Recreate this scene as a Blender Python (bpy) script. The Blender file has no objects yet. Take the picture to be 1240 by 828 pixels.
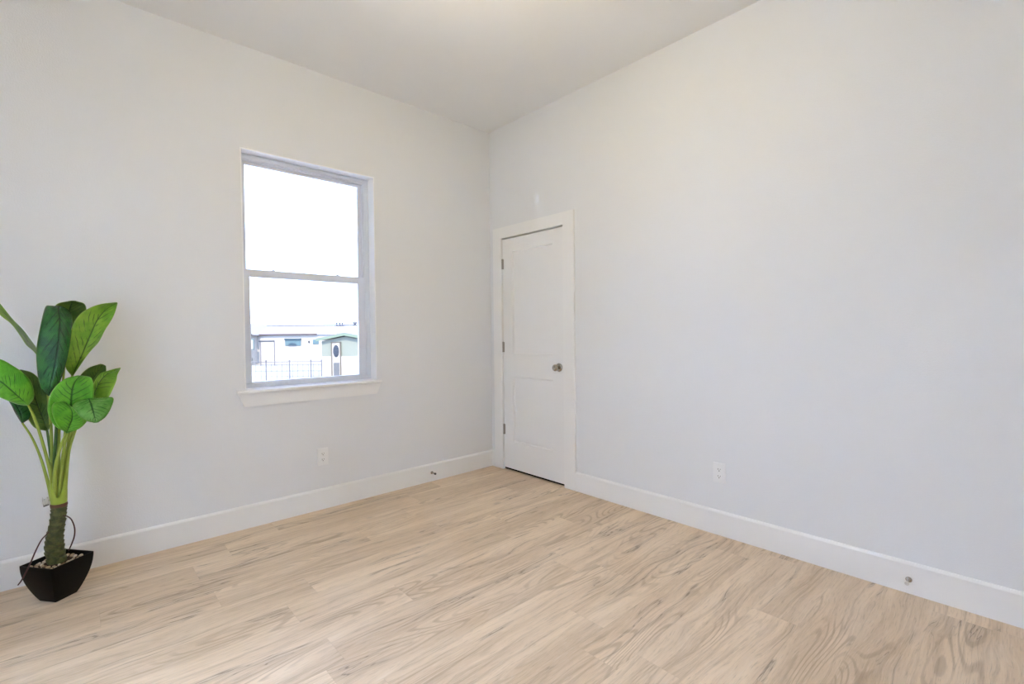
import bpy, bmesh, math, random
from mathutils import Vector, Matrix, noise as mnoise

S = bpy.context.scene
C = S.collection
random.seed(7)

# ------------------------------------------------------------------ camera
CAM = Vector((-2.8403, -3.3775, 1.2291))
YAW, PITCH, ROLL, FPX = 0.8285, -0.0204, -0.0104, 578.63


def cam_axes():
    cy, sy, cp, sp = math.cos(YAW), math.sin(YAW), math.cos(PITCH), math.sin(PITCH)
    f = Vector((cy * cp, sy * cp, sp))
    r = Vector((sy, -cy, 0))
    u = r.cross(f)
    cr, sr = math.cos(ROLL), math.sin(ROLL)
    return r * cr + u * sr, u * cr - r * sr, f


RV, UV_, FV = cam_axes()
cd = bpy.data.cameras.new('camera')
cd.sensor_width = 36.0
cd.sensor_fit = 'HORIZONTAL'
cd.lens = FPX * 36.0 / 1240.0
cd.clip_start = 0.02
cd.clip_end = 500
cam = bpy.data.objects.new('camera', cd)
m = Matrix((RV, UV_, -FV)).transposed().to_4x4()
m.translation = CAM
cam.matrix_world = m
C.objects.link(cam)
S.camera = cam

# ------------------------------------------------------------------ exposure, sky, lamps
S.view_settings.view_transform = 'Standard'
S.view_settings.look = 'None'
S.view_settings.exposure = 0.0
S.view_settings.gamma = 1.0
S.view_settings.use_curve_mapping = False
S.cycles.use_denoising = True
S.cycles.max_bounces = 14
S.cycles.diffuse_bounces = 10
S.cycles.glossy_bounces = 4
S.cycles.transparent_max_bounces = 12
S.cycles.sample_clamp_indirect = 60.0

SKY_COL = (0.43, 0.585, 1.0)
SKY_STRENGTH = 8.4
SUN_ENERGY = 10.0
LAMP_COL = (1.0, 0.78, 0.36)
LAMP_WATTS = 24.2
LAMP_AT = (-1.62, -1.95)
HALL_FILL_WATTS = 305.0  # added fill lamp in the hall
HALL_FILL_COL = (0.64, 0.767, 1.0)

w = bpy.data.worlds.new('sky')
S.world = w
w.use_nodes = True
w.node_tree.nodes['Background'].inputs[0].default_value = (*SKY_COL, 1)
w.node_tree.nodes['Background'].inputs[1].default_value = SKY_STRENGTH
w.cycles.sampling_method = 'MANUAL'
w.cycles.sample_map_resolution = 256

sl = bpy.data.lights.new('sun', 'SUN')
sl.energy = SUN_ENERGY
sl.color = (1.0, 0.90, 0.76)
sl.angle = math.radians(0.6)
so_ = bpy.data.objects.new('sun', sl)
so_.rotation_euler = Vector((0.40, 0.55, -0.80)).to_track_quat('-Z', 'Y').to_euler()
so_.location = (0, -6, 12)
C.objects.link(so_)

H = 3.05                       # ceiling height
RX0, RY0 = -3.75, -4.05        # far sides of the room behind the camera
WX0, WX1, WZ0, WZ1 = -2.044, -1.1425, 0.880, 2.4107   # window opening
DY0, DY1, DZ = -0.164, -0.893, 2.063                  # door opening

pl = bpy.data.lights.new('window_portal', 'AREA')
pl.shape = 'RECTANGLE'
pl.size, pl.size_y = WX1 - WX0, WZ1 - WZ0
pl.cycles.is_portal = True
po = bpy.data.objects.new('window_portal', pl)
po.location = ((WX0 + WX1) / 2, 0.20, (WZ0 + WZ1) / 2)
po.rotation_euler = (math.radians(-90), 0, 0)
C.objects.link(po)


# ------------------------------------------------------------------ material helpers
def mat(name, col, rough=0.5, metal=0.0, spec=0.5, bump=None, vary=0.0, vscale=6.0, trans=0.0):
    """plain procedural material: colour with a little noise and optional bump (scale, strength, distance)"""
    M = bpy.data.materials.new(name)
    M.use_nodes = True
    t = M.node_tree
    b = t.nodes['Principled BSDF']
    b.inputs['Base Color'].default_value = (*col, 1)
    b.inputs['Roughness'].default_value = rough
    b.inputs['Metallic'].default_value = metal
    b.inputs['Specular IOR Level'].default_value = spec
    tc = t.nodes.new('ShaderNodeTexCoord')
    if vary:
        n = t.nodes.new('ShaderNodeTexNoise')
        n.inputs['Scale'].default_value = vscale
        n.inputs['Detail'].default_value = 4
        t.links.new(tc.outputs['Object'], n.inputs['Vector'])
        mx = t.nodes.new('ShaderNodeMix')
        mx.data_type = 'RGBA'
        mx.inputs[6].default_value = (*[c * (1 - vary) for c in col], 1)
        mx.inputs[7].default_value = (*[min(1, c * (1 + vary)) for c in col], 1)
        t.links.new(n.outputs['Fac'], mx.inputs[0])
        t.links.new(mx.outputs[2], b.inputs['Base Color'])
    if bump:
        n = t.nodes.new('ShaderNodeTexNoise')
        n.inputs['Scale'].default_value = bump[0]
        n.inputs['Detail'].default_value = 3
        t.links.new(tc.outputs['Object'], n.inputs['Vector'])
        bp = t.nodes.new('ShaderNodeBump')
        bp.inputs['Strength'].default_value = bump[1]
        bp.inputs['Distance'].default_value = bump[2]
        t.links.new(n.outputs['Fac'], bp.inputs['Height'])
        t.links.new(bp.outputs['Normal'], b.inputs['Normal'])
    return M


class G:
    """tiny node-graph writer"""
    def __init__(s, name):
        s.M = bpy.data.materials.new(name)
        s.M.use_nodes = True
        s.t = s.M.node_tree
        s.b = s.t.nodes['Principled BSDF']

    def put(s, sock, v):
        if isinstance(v, bpy.types.NodeSocket):
            s.t.links.new(v, sock)
        elif isinstance(v, (tuple, list)) and len(v) == 3 and sock.type == 'RGBA':
            sock.default_value = (*v, 1)
        else:
            sock.default_value = v

    def math(s, op, a, b=0.0, c=None, clamp=False):
        n = s.t.nodes.new('ShaderNodeMath')
        n.operation = op
        n.use_clamp = clamp
        s.put(n.inputs[0], a)
        s.put(n.inputs[1], b)
        if c is not None:
            s.put(n.inputs[2], c)
        return n.outputs[0]

    def noise(s, vec, scale=1.0, detail=3.0, rough=0.5, dist=0.0):
        n = s.t.nodes.new('ShaderNodeTexNoise')
        s.put(n.inputs['Vector'], vec)
        n.inputs['Scale'].default_value = scale
        n.inputs['Detail'].default_value = detail
        n.inputs['Roughness'].default_value = rough
        n.inputs['Distortion'].default_value = dist
        return n.outputs['Fac']

    def white(s, vec):
        n = s.t.nodes.new('ShaderNodeTexWhiteNoise')
        n.noise_dimensions = '3D'
        s.put(n.inputs['Vector'], vec)
        return n.outputs['Value'], n.outputs['Color']

    def comb(s, x, y, z=0.0):
        n = s.t.nodes.new('ShaderNodeCombineXYZ')
        for i, v in enumerate((x, y, z)):
            s.put(n.inputs[i], v)
        return n.outputs[0]

    def sep(s, v):
        n = s.t.nodes.new('ShaderNodeSeparateXYZ')
        s.put(n.inputs[0], v)
        return n.outputs

    def coord(s, which='Object'):
        return s.t.nodes.new('ShaderNodeTexCoord').outputs[which]

    def mix(s, f, a, b, mode='MIX'):
        n = s.t.nodes.new('ShaderNodeMix')
        n.data_type = 'RGBA'
        n.blend_type = mode
        s.put(n.inputs[0], f)
        s.put(n.inputs[6], a)
        s.put(n.inputs[7], b)
        return n.outputs[2]

    def smooth(s, v, lo, hi, a=0.0, b=1.0):
        n = s.t.nodes.new('ShaderNodeMapRange')
        n.interpolation_type = 'SMOOTHSTEP'
        for i, x in enumerate((v, lo, hi, a, b)):
            s.put(n.inputs[i], x)
        return n.outputs[0]

    def bump(s, h, strength, dist):
        n = s.t.nodes.new('ShaderNodeBump')
        n.inputs['Strength'].default_value = strength
        n.inputs['Distance'].default_value = dist
        s.put(n.inputs['Height'], h)
        s.t.links.new(n.outputs[0], s.b.inputs['Normal'])


def floor_material():
    g = G('oak_plank_floor')
    x, y, z = g.sep(g.coord())
    W_, L_ = 0.182, 1.22
    ry = g.math('DIVIDE', y, W_)
    row = g.math('FLOOR', ry)
    fy = g.math('FRACT', ry)
    rv, rc = g.white(g.comb(row, 3.7, 1.3))
    rx = g.math('ADD', g.math('DIVIDE', x, L_), g.math('MULTIPLY', rv, 7.0))
    colm = g.math('FLOOR', rx)
    fx = g.math('FRACT', rx)
    idv, idc = g.white(g.comb(row, colm, 0.5))
    ir, ig_, ib = g.sep(idc)
    # every plank samples its own piece of wood
    ox = g.math('ADD', x, g.math('MULTIPLY', ir, 37.0))
    oy = g.math('ADD', y, g.math('MULTIPLY', ig_, 23.0))
    oz = g.math('MULTIPLY', ib, 11.0)
    warp = g.math('MULTIPLY', g.math('SUBTRACT', g.noise(g.comb(g.math('MULTIPLY', ox, 1.6), g.math('MULTIPLY', oy, 5.0), oz), 1, 2), 0.5), 0.11)
    wy = g.math('ADD', oy, warp)
    # broad tone bands, medium grain and fine pores, all stretched along the plank
    broad = g.noise(g.comb(g.math('MULTIPLY', ox, 0.8), g.math('MULTIPLY', wy, 7.0), oz), 1, 3, 0.55)
    grain = g.noise(g.comb(g.math('MULTIPLY', ox, 1.5), g.math('MULTIPLY', wy, 58.0), oz), 1, 4, 0.6)
    pores = g.noise(g.comb(g.math('MULTIPLY', ox, 16.0), g.math('MULTIPLY', wy, 260.0), oz), 1, 3, 0.6)
    # cathedral growth rings: contour lines of a stretched field
    fld = g.noise(g.comb(g.math('MULTIPLY', ox, 0.95), g.math('MULTIPLY', oy, 5.2), oz), 1, 1.2, 0.45)
    ring = g.math('SINE', g.math('MULTIPLY', fld, 150.0))
    ringm = g.smooth(g.noise(g.comb(g.math('MULTIPLY', ox, 1.2), g.math('MULTIPLY', oy, 6.0), g.math('ADD', oz, 4.0)), 1, 1), 0.50, 0.66)
    ringv = g.math('MULTIPLY', g.smooth(ring, 0.1, 1.0), ringm)
    # dark mineral streaks and hairline cracks
    cr1 = g.noise(g.comb(g.math('MULTIPLY', ox, 0.85), g.math('MULTIPLY', wy, 11.0), g.math('ADD', oz, 2.0)), 1, 4, 0.55)
    crd = g.math('ABSOLUTE', g.math('SUBTRACT', cr1, 0.5))
    crack = g.smooth(crd, 0.0, 0.0075, 1.0, 0.0)
    crm = g.smooth(g.noise(g.comb(g.math('MULTIPLY', ox, 2.2), g.math('MULTIPLY', oy, 5.0), g.math('ADD', oz, 7.0)), 1, 2), 0.50, 0.62)
    crack = g.math('MULTIPLY', crack, crm)
    halo = g.math('MULTIPLY', g.smooth(crd, 0.0, 0.06, 1.0, 0.0), crm)
    # knots
    vo = g.t.nodes.new('ShaderNodeTexVoronoi')
    g.put(vo.inputs['Vector'], g.comb(g.math('MULTIPLY', x, 1.5), g.math('MULTIPLY', g.math('ADD', y, g.math('MULTIPLY', warp, 0.4)), 3.1), 0.0))
    vo.inputs['Scale'].default_value = 1.0
    kr = g.math('ADD', vo.outputs['Distance'], g.math('MULTIPLY', g.math('SUBTRACT', pores, 0.5), 0.05))
    knot = g.smooth(kr, 0.015, 0.085, 1.0, 0.0)
    kv, _ = g.white(vo.outputs['Position'])
    knot = g.math('MULTIPLY', knot, g.smooth(kv, 0.42, 0.5))
    light, base, dark = (0.80, 0.645, 0.480), (0.655, 0.505, 0.355), (0.37, 0.265, 0.17)
    c = g.mix(g.smooth(broad, 0.34, 0.66), base, light)
    c = g.mix(g.math('MULTIPLY', g.smooth(grain, 0.47, 0.74), 0.44), c, dark)
    c = g.mix(g.math('MULTIPLY', g.smooth(pores, 0.52, 0.74), 0.46), c, (0.36, 0.28, 0.20))
    c = g.mix(g.math('MULTIPLY', g.smooth(pores, 0.47, 0.28), 0.40), c, (0.80, 0.70, 0.59))
    c = g.mix(g.math('MULTIPLY', ringv, 0.46), c, dark)
    c = g.mix(g.math('MULTIPLY', halo, 0.26), c, (0.26, 0.19, 0.14))
    c = g.mix(g.math('MULTIPLY', crack, 0.62), c, (0.14, 0.10, 0.07))
    c = g.mix(g.math('MULTIPLY', knot, 0.40), c, (0.20, 0.145, 0.105))
    # plank to plank difference, seams
    tone = g.smooth(idv, 0.0, 1.0, 0.98, 1.02)
    c = g.mix(1.0, c, g.comb(tone, tone, tone), 'MULTIPLY')
    e1 = g.math('MINIMUM', fy, g.math('SUBTRACT', 1.0, fy))
    e2 = g.math('MULTIPLY', g.math('MINIMUM', fx, g.math('SUBTRACT', 1.0, fx)), L_ / W_)
    edge = g.smooth(g.math('MINIMUM', e1, e2), 0.0, 0.010, 1.0, 0.0)
    c = g.mix(g.math('MULTIPLY', edge, 0.13), c, (0.22, 0.16, 0.11))
    g.t.links.new(c, g.b.inputs['Base Color'])
    rg = g.smooth(grain, 0.3, 0.8, 0.44, 0.58)
    g.t.links.new(rg, g.b.inputs['Roughness'])
    g.b.inputs['Specular IOR Level'].default_value = 0.32
    hgt = g.math('SUBTRACT', g.math('MULTIPLY', pores, 0.5), g.math('ADD', edge, crack))
    g.bump(hgt, 0.22, 0.0012)
    return g.M


def leaf_material(name, a, b, vein, rough=0.28):
    g = G(name)
    u, v, _ = g.sep(g.coord('UV'))
    du = g.math('ABSOLUTE', g.math('SUBTRACT', u, 0.5))
    ob = g.coord('Object')
    n = g.noise(ob, 14.0, 4, 0.6)
    c = g.mix(g.smooth(n, 0.35, 0.68), a, b)
    # side veins sweep forward from the midrib
    wob = g.math('MULTIPLY', g.noise(ob, 30.0, 2), 0.05)
    ph = g.math('SUBTRACT', g.math('ADD', v, wob), g.math('MULTIPLY', du, 0.42))
    s1 = g.math('SINE', g.math('MULTIPLY', ph, 2 * math.pi * 11))
    vm = g.math('MULTIPLY', g.smooth(s1, 0.72, 0.98), g.smooth(du, 0.47, 0.30))
    vm = g.math('MULTIPLY', vm, g.smooth(g.noise(ob, 24.0, 1), 0.40, 0.58))
    s2 = g.math('SINE', g.math('MULTIPLY', ph, 2 * math.pi * 46))
    c = g.mix(g.math('MULTIPLY', g.smooth(s2, 0.0, 1.0), 0.14), c, vein)
    c = g.mix(g.math('MULTIPLY', vm, 0.85), c, vein)
    rib = g.smooth(du, 0.012, 0.034, 1.0, 0.0)
    c = g.mix(g.math('MULTIPLY', rib, 0.9), c, vein)
    c = g.mix(g.math('MULTIPLY', g.smooth(du, 0.475, 0.5), 0.35), c, (0.42, 0.55, 0.16))
    g.t.links.new(c, g.b.inputs['Base Color'])
    g.b.inputs['Roughness'].default_value = rough
    hgt = g.math('SUBTRACT', g.math('MULTIPLY', s2, 0.12), g.math('ADD', g.math('MULTIPLY', vm, 0.6), rib))
    g.bump(hgt, 0.7, 0.003)
    # a little light passes through the leaf
    tr = g.t.nodes.new('ShaderNodeBsdfTranslucent')
    g.t.links.new(c, tr.inputs[0])
    ms = g.t.nodes.new('ShaderNodeMixShader')
    ms.inputs[0].default_value = 0.16
    g.t.links.new(g.b.outputs[0], ms.inputs[1])
    g.t.links.new(tr.outputs[0], ms.inputs[2])
    g.t.links.new(ms.outputs[0], g.t.nodes['Material Output'].inputs[0])
    return g.M


def glass_material(name='window_glass'):
    M = bpy.data.materials.new(name)
    M.use_nodes = True
    t = M.node_tree
    t.nodes.remove(t.nodes['Principled BSDF'])
    tr = t.nodes.new('ShaderNodeBsdfTransparent')
    gl = t.nodes.new('ShaderNodeBsdfGlossy')
    gl.inputs['Roughness'].default_value = 0.02
    fr = t.nodes.new('ShaderNodeFresnel')
    fr.inputs[0].default_value = 1.45
    ms = t.nodes.new('ShaderNodeMixShader')
    t.links.new(fr.outputs[0], ms.inputs[0])
    t.links.new(tr.outputs[0], ms.inputs[1])
    t.links.new(gl.outputs[0], ms.inputs[2])
    t.links.new(ms.outputs[0], t.nodes['Material Output'].inputs[0])
    return M


def emit_material(name, col, strength):
    M = bpy.data.materials.new(name)
    M.use_nodes = True
    b = M.node_tree.nodes['Principled BSDF']
    b.inputs['Base Color'].default_value = (0.9, 0.9, 0.9, 1)
    b.inputs['Emission Color'].default_value = (*col, 1)
    b.inputs['Emission Strength'].default_value = strength
    return M


M_WALL = mat('wall_paint', (0.765, 0.785, 0.81), 0.75, spec=0.3, bump=(150, 0.35, 0.0022))
M_CEIL = mat('ceiling_paint', (0.80, 0.805, 0.80), 0.85, spec=0.2, bump=(120, 0.3, 0.002))
M_TRIM = mat('trim_paint', (0.84, 0.85, 0.85), 0.30, spec=0.45, vary=0.01)
M_DOOR = mat('door_paint', (0.82, 0.83, 0.835), 0.32, spec=0.45, vary=0.01)
M_VINYL = mat('window_vinyl', (0.700, 0.750, 0.840), 0.35, spec=0.5, vary=0.01)
M_FLOOR = floor_material()
M_GLASS = glass_material()
M_NICKEL = mat('satin_nickel', (0.46, 0.44, 0.41), 0.27, metal=1.0, vary=0.06, vscale=40)
M_HINGE = mat('hinge_nickel', (0.36, 0.34, 0.31), 0.38, metal=1.0, vary=0.08, vscale=40)
M_PLATE = mat('outlet_plastic', (0.820, 0.835, 0.850), 0.35, vary=0.01)
M_SLOT = mat('dark_slot', (0.03, 0.03, 0.03), 0.6, vary=0.1)
M_RUBBER = mat('stop_rubber', (0.62, 0.61, 0.59), 0.55, vary=0.03)
M_RUBBER_D = mat('stop_rubber_dark', (0.06, 0.055, 0.05), 0.55, vary=0.03)


# ------------------------------------------------------------------ mesh helpers
class MB:
    def __init__(s):
        s.bm = bmesh.new()

    def box(s, a, b, bevel=0.0, seg=2):
        lo = [min(p, q) for p, q in zip(a, b)]
        hi = [max(p, q) for p, q in zip(a, b)]
        t = bmesh.new()
        r = bmesh.ops.create_cube(t, size=1)
        for v in t.verts:
            v.co = Vector([lo[i] + (v.co[i] + 0.5) * (hi[i] - lo[i]) for i in range(3)])
        if bevel:
            bmesh.ops.bevel(t, geom=t.edges[:], offset=bevel, segments=seg, affect='EDGES', profile=0.6)
        return s.add(t)

    def add(s, t, mx=None):
        if mx is not None:
            t.transform(mx)
        me = bpy.data.meshes.new('tmp')
        t.to_mesh(me)
        t.free()
        s.bm.from_mesh(me)
        bpy.data.meshes.remove(me)
        return s

    def prism(s, poly, axis, a, b, bevel=0.0):
        """closed polygon (2-D points) extruded along axis 0/1/2 from a to b"""
        def P(q, d):
            if axis == 0:
                return (d, q[0], q[1])
            if axis == 1:
                return (q[0], d, q[1])
            return (q[0], q[1], d)
        t = bmesh.new()
        A = [t.verts.new(P(q, a)) for q in poly]
        B = [t.verts.new(P(q, b)) for q in poly]
        n = len(poly)
        t.faces.new(A)
        t.faces.new(B[::-1])
        for i in range(n):
            t.faces.new((A[i], B[i], B[(i + 1) % n], A[(i + 1) % n]))
        bmesh.ops.recalc_face_normals(t, faces=t.faces[:])
        if bevel:
            bmesh.ops.bevel(t, geom=t.edges[:], offset=bevel, segments=2, affect='EDGES')
        return s.add(t)

    def lathe(s, prof, origin, axis, seg=32):
        """prof: (radius, distance along axis) list"""
        ax = Vector(axis).normalized()
        e1 = ax.orthogonal().normalized()
        e2 = ax.cross(e1)
        o = Vector(origin)
        t = bmesh.new()
        rings = []
        for r, d in prof:
            if r < 1e-6:
                rings.append([t.verts.new(o + ax * d)])
            else:
                rings.append([t.verts.new(o + ax * d + (e1 * math.cos(k * 2 * math.pi / seg) + e2 * math.sin(k * 2 * math.pi / seg)) * r) for k in range(seg)])
        for p, q in zip(rings, rings[1:]):
            if len(p) == 1 and len(q) == 1:
                continue
            for k in range(seg):
                k2 = (k + 1) % seg
                if len(p) == 1:
                    t.faces.new((p[0], q[k2], q[k]))
                elif len(q) == 1:
                    t.faces.new((p[k], p[k2], q[0]))
                else:
                    t.faces.new((p[k], p[k2], q[k2], q[k]))
        for e in (rings[0], rings[-1]):
            if len(e) > 2:
                t.faces.new(e)
        bmesh.ops.recalc_face_normals(t, faces=t.faces[:])
        return s.add(t)

    def tube(s, pts, rad, seg=10, sub=6, squash=1.0):
        P = resample([Vector(p) for p in pts], sub * (len(pts) - 1))
        n = len(P)
        if not isinstance(rad, (list, tuple)):
            rad = [rad] * len(pts)
        t = bmesh.new()
        rings = []
        e1 = None
        for i, p in enumerate(P):
            d = (P[min(i + 1, n - 1)] - P[max(i - 1, 0)]).normalized()
            if e1 is None:
                e1 = d.orthogonal().normalized()
            e1 = (e1 - d * e1.dot(d)).normalized()
            e2 = d.cross(e1)
            f = i / (n - 1) * (len(rad) - 1)
            k = min(int(f), len(rad) - 2) if len(rad) > 1 else 0
            r = rad[k] + (rad[k + 1] - rad[k]) * (f - k)
            rings.append([t.verts.new(p + (e1 * math.cos(a) + e2 * math.sin(a) * squash) * r) for a in [j * 2 * math.pi / seg for j in range(seg)]])
        for a, b in zip(rings, rings[1:]):
            for j in range(seg):
                t.faces.new((a[j], a[(j + 1) % seg], b[(j + 1) % seg], b[j]))
        t.faces.new(rings[0][::-1])
        t.faces.new(rings[-1])
        bmesh.ops.recalc_face_normals(t, faces=t.faces[:])
        return s.add(t)

    def build(s, name, material, parent=None, smooth=False, auto=None):
        org = base_of(parent)
        for v in s.bm.verts:
            v.co -= org
        me = bpy.data.meshes.new(name)
        s.bm.to_mesh(me)
        s.bm.free()
        me.materials.append(material)
        if smooth:
            for p in me.polygons:
                p.use_smooth = True
        if auto:
            me.polygons.foreach_set('use_smooth', [True] * len(me.polygons))
            me.set_sharp_from_angle(angle=math.radians(auto))
        o = bpy.data.objects.new(name, me)
        C.objects.link(o)
        if parent:
            o.parent = parent
        return o


def base_of(o):
    v = Vector((0, 0, 0))
    while o is not None:
        v += o.location
        o = o.parent
    return v


def catmull(P, t):
    n = len(P)
    f = t * (n - 1)
    i = min(int(f), n - 2)
    f -= i
    p1, p2 = P[i], P[i + 1]
    p0 = P[i - 1] if i > 0 else p1 * 2 - p2
    p3 = P[i + 2] if i + 2 < n else p2 * 2 - p1
    return 0.5 * (2 * p1 + (p2 - p0) * f + (2 * p0 - 5 * p1 + 4 * p2 - p3) * f * f + (3 * p1 - p0 - 3 * p2 + p3) * f ** 3)


def resample(P, n):
    return [catmull(P, i / n) for i in range(n + 1)]


def empty(name, loc, label=None, cat=None, group=None, kind=None):
    o = bpy.data.objects.new(name, None)
    o.location = loc
    o.empty_display_size = 0.1
    C.objects.link(o)
    return tag(o, label, cat, group, kind)


def tag(o, label=None, cat=None, group=None, kind=None):
    for k, v in (('label', label), ('category', cat), ('group', group), ('kind', kind)):
        if v:
            o[k] = v
    return o


def struct(mb, name, material, label=None, **k):
    return tag(mb.build(name, material, **k), label=label, kind='structure')


def back(px, py, axis, val):
    """world point seen at a pixel, on the plane axis = val (used once here to lay things out in the room)"""
    d = FV * FPX + RV * (px - 620) - UV_ * (py - 414)
    return CAM + d * ((val - CAM[axis]) / d[axis])


# ------------------------------------------------------------------ room shell
T = 0.15
b = MB()
b.box((RX0 - T, 0, -0.1), (WX0, T, H))
b.box((WX1, 0, -0.1), (T, T, H))
b.box((WX0, 0, -0.1), (WX1, T, WZ0 - 0.02))
b.box((WX0, 0, WZ1), (WX1, T, H))
struct(b, 'wall_left', M_WALL, 'light grey wall with the window')

TE = 0.12
b = MB()
b.box((0, 0, -0.1), (TE, DY0 + 0.02, H))
b.box((0, DY1 - 0.02, -0.1), (TE, RY0 - T, H))
b.box((0, DY0 + 0.02, DZ + 0.02), (TE, DY1 - 0.02, H))
struct(b, 'wall_right', M_WALL, 'light grey wall with the closet door')
b = MB()
HY0, HY1, HZ = -1.0, -2.1, 2.10      # unseen doorway added to let fill light in, behind the camera's left shoulder
b.box((RX0 - T, 0, -0.1), (RX0, HY0, H))
b.box((RX0 - T, HY1, -0.1), (RX0, RY0 - T, H))
b.box((RX0 - T, HY0, HZ), (RX0, HY1, H))
struct(b, 'wall_rear', M_WALL)
# unseen hall added beyond the doorway to hold the fill lamp
b = MB()
b.box((RX0 - T - 1.25, 0.0, -0.1), (RX0 - T - 1.15, -3.6, H))
b.box((RX0 - T - 1.15, 0.0, -0.1), (RX0 - T, 0.1, H))
b.box((RX0 - T - 1.15, -3.5, -0.1), (RX0 - T, -3.6, H))
struct(b, 'wall_added_hall', M_WALL)
b = MB()
b.box((RX0 - T - 1.25, 0.1, H), (RX0 - T, -3.6, H + 0.1))
struct(b, 'ceiling_added_hall', M_CEIL)
b = MB()
b.box((RX0 - T - 1.25, 0.1, -0.1), (RX0 - T, -3.6, 0))
struct(b, 'floor_added_hall', M_FLOOR)
b = MB()
b.box((RX0, RY0 - T, -0.1), (0, RY0, H))
struct(b, 'wall_near', M_WALL)
b = MB()
b.box((RX0 - T, RY0 - T, -0.1), (TE, 0, 0))
struct(b, 'floor', M_FLOOR, 'light oak plank floor')
b = MB()
b.box((RX0 - T, RY0 - T, H), (TE + 1.0, T, H + 0.12))
struct(b, 'ceiling', M_CEIL, 'plain off-white ceiling')
# the closet behind the door keeps daylight out of the gap under it
b = MB()
b.box((TE + 0.65, DY0 + 0.3, -0.1), (TE + 0.75, DY1 - 0.4, H))
b.box((TE, DY0 + 0.15, -0.1), (TE + 0.65, DY0 + 0.3, H))
b.box((TE, DY1 - 0.4, -0.1), (TE + 0.65, DY1 - 0.25, H))
b.box((TE, DY1 - 0.25, -0.1), (TE + 0.65, DY0 + 0.15, -0.002))
struct(b, 'wall_closet', M_WALL)

# baseboards: square board with an eased top edge
BH, BT = 0.146, 0.015


def base_profile(h=BH, t=BT):
    return [(0, 0), (t, 0), (t, h - 0.012), (t - 0.003, h - 0.006), (t - 0.008, h - 0.001), (t - 0.011, h), (0, h)]


b = MB()
b.prism([(-q[0], q[1]) for q in base_profile()], 0, RX0, 0.0)
struct(b, 'baseboard_left', M_TRIM, 'white baseboard under the window')
CW = 0.111
b = MB()
b.prism([(-q[0], q[1]) for q in base_profile()], 1, DY1 - CW, RY0)
struct(b, 'baseboard_right', M_TRIM, 'white baseboard right of the door')
b = MB()
b.prism([(-q[0], q[1]) for q in base_profile()], 1, -BT, DY0 + CW - 0.001)
struct(b, 'baseboard_corner', M_TRIM)
b = MB()
b.prism([(RX0 + q[0], q[1]) for q in base_profile()], 1, -BT, HY0 + 0.09)
b.prism([(RX0 + q[0], q[1]) for q in base_profile()], 1, HY1 - 0.09, RY0)
struct(b, 'baseboard_rear', M_TRIM)
b = MB()
b.prism([(RY0 + q[0], q[1]) for q in base_profile()], 0, RX0 + BT, -BT)
struct(b, 'baseboard_near', M_TRIM)

# ------------------------------------------------------------------ window
win = empty('window_1', ((WX0 + WX1) / 2, 0, WZ0), 'white single-hung window over the sill', kind='structure')
FY0, FY1 = 0.085, 0.148     # depth range of the vinyl frame


def ring(mb, x0, x1, z0, z1, wl, wr, wb, wt, y0, y1, bevel=0.003):
    mb.box((x0, y0, z0), (x0 + wl, y1, z1), bevel)
    mb.box((x1 - wr, y0, z0), (x1, y1, z1), bevel)
    mb.box((x0 + wl - 0.001, y0, z0), (x1 - wr + 0.001, y1, z0 + wb), bevel)
    mb.box((x0 + wl - 0.001, y0, z1 - wt), (x1 - wr + 0.001, y1, z1), bevel)


# painted return lining the opening
b = MB()
b.box((WX0 - 0.001, -0.001, WZ0), (WX0 + 0.006, FY0 + 0.01, WZ1), 0.001)
b.box((WX1 - 0.006, -0.001, WZ0), (WX1 + 0.001, FY0 + 0.01, WZ1), 0.001)
b.box((WX0, -0.001, WZ1 - 0.006), (WX1, FY0 + 0.01, WZ1 + 0.001), 0.001)
b.build('jamb_liner', mat('jamb_paint', (0.89, 0.91, 0.93), 0.35, vary=0.01), win)
b = MB()
ring(b, WX0 + 0.004, WX1 - 0.006, WZ0 + 0.002, WZ1 - 0.006, 0.016, 0.034, 0.03, 0.030, FY0, FY1)
ring(b, WX0 + 0.010, WX1 - 0.02, WZ0 + 0.012, WZ1 - 0.02, 0.02, 0.03, 0.025, 0.024, FY0 + 0.012, FY1 - 0.002, 0.002)
b.build('window_frame', M_VINYL, win, auto=40)
MR = 1.634                  # height of the meeting rail
us = MB()
ring(us, WX0 + 0.022, WX1 - 0.042, MR - 0.022, WZ1 - 0.034, 0.029, 0.036, 0.052, 0.029, 0.122, 0.142, 0.003)
us = us.build('upper_sash', M_VINYL, win, auto=40)
g = MB()
g.box((WX0 + 0.04, 0.130, MR + 0.01), (WX1 - 0.07, 0.133, WZ1 - 0.07))
g.build('pane', M_GLASS, us)
ls = MB()
ring(ls, WX0 + 0.014, WX1 - 0.030, WZ0 + 0.010, MR + 0.026, 0.050, 0.064, 0.030, 0.050, 0.096, 0.120, 0.004)
ls = ls.build('lower_sash', M_VINYL, win, auto=40)
g = MB()
g.box((WX0 + 0.05, 0.106, WZ0 + 0.04), (WX1 - 0.08, 0.109, MR - 0.02))
g.build('pane', M_GLASS, ls)
for lx in (WX0 + 0.21, WX1 - 0.25):
    k = MB()
    k.box((lx - 0.014, 0.100, MR + 0.023), (lx + 0.014, 0.116, MR + 0.030), 0.002)
    k.box((lx - 0.006, 0.094, MR + 0.028), (lx + 0.006, 0.104, MR + 0.034), 0.002)
    k.build('tilt_latch', mat('latch_grey', (0.42, 0.43, 0.45), 0.4, vary=0.02), ls)

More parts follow.
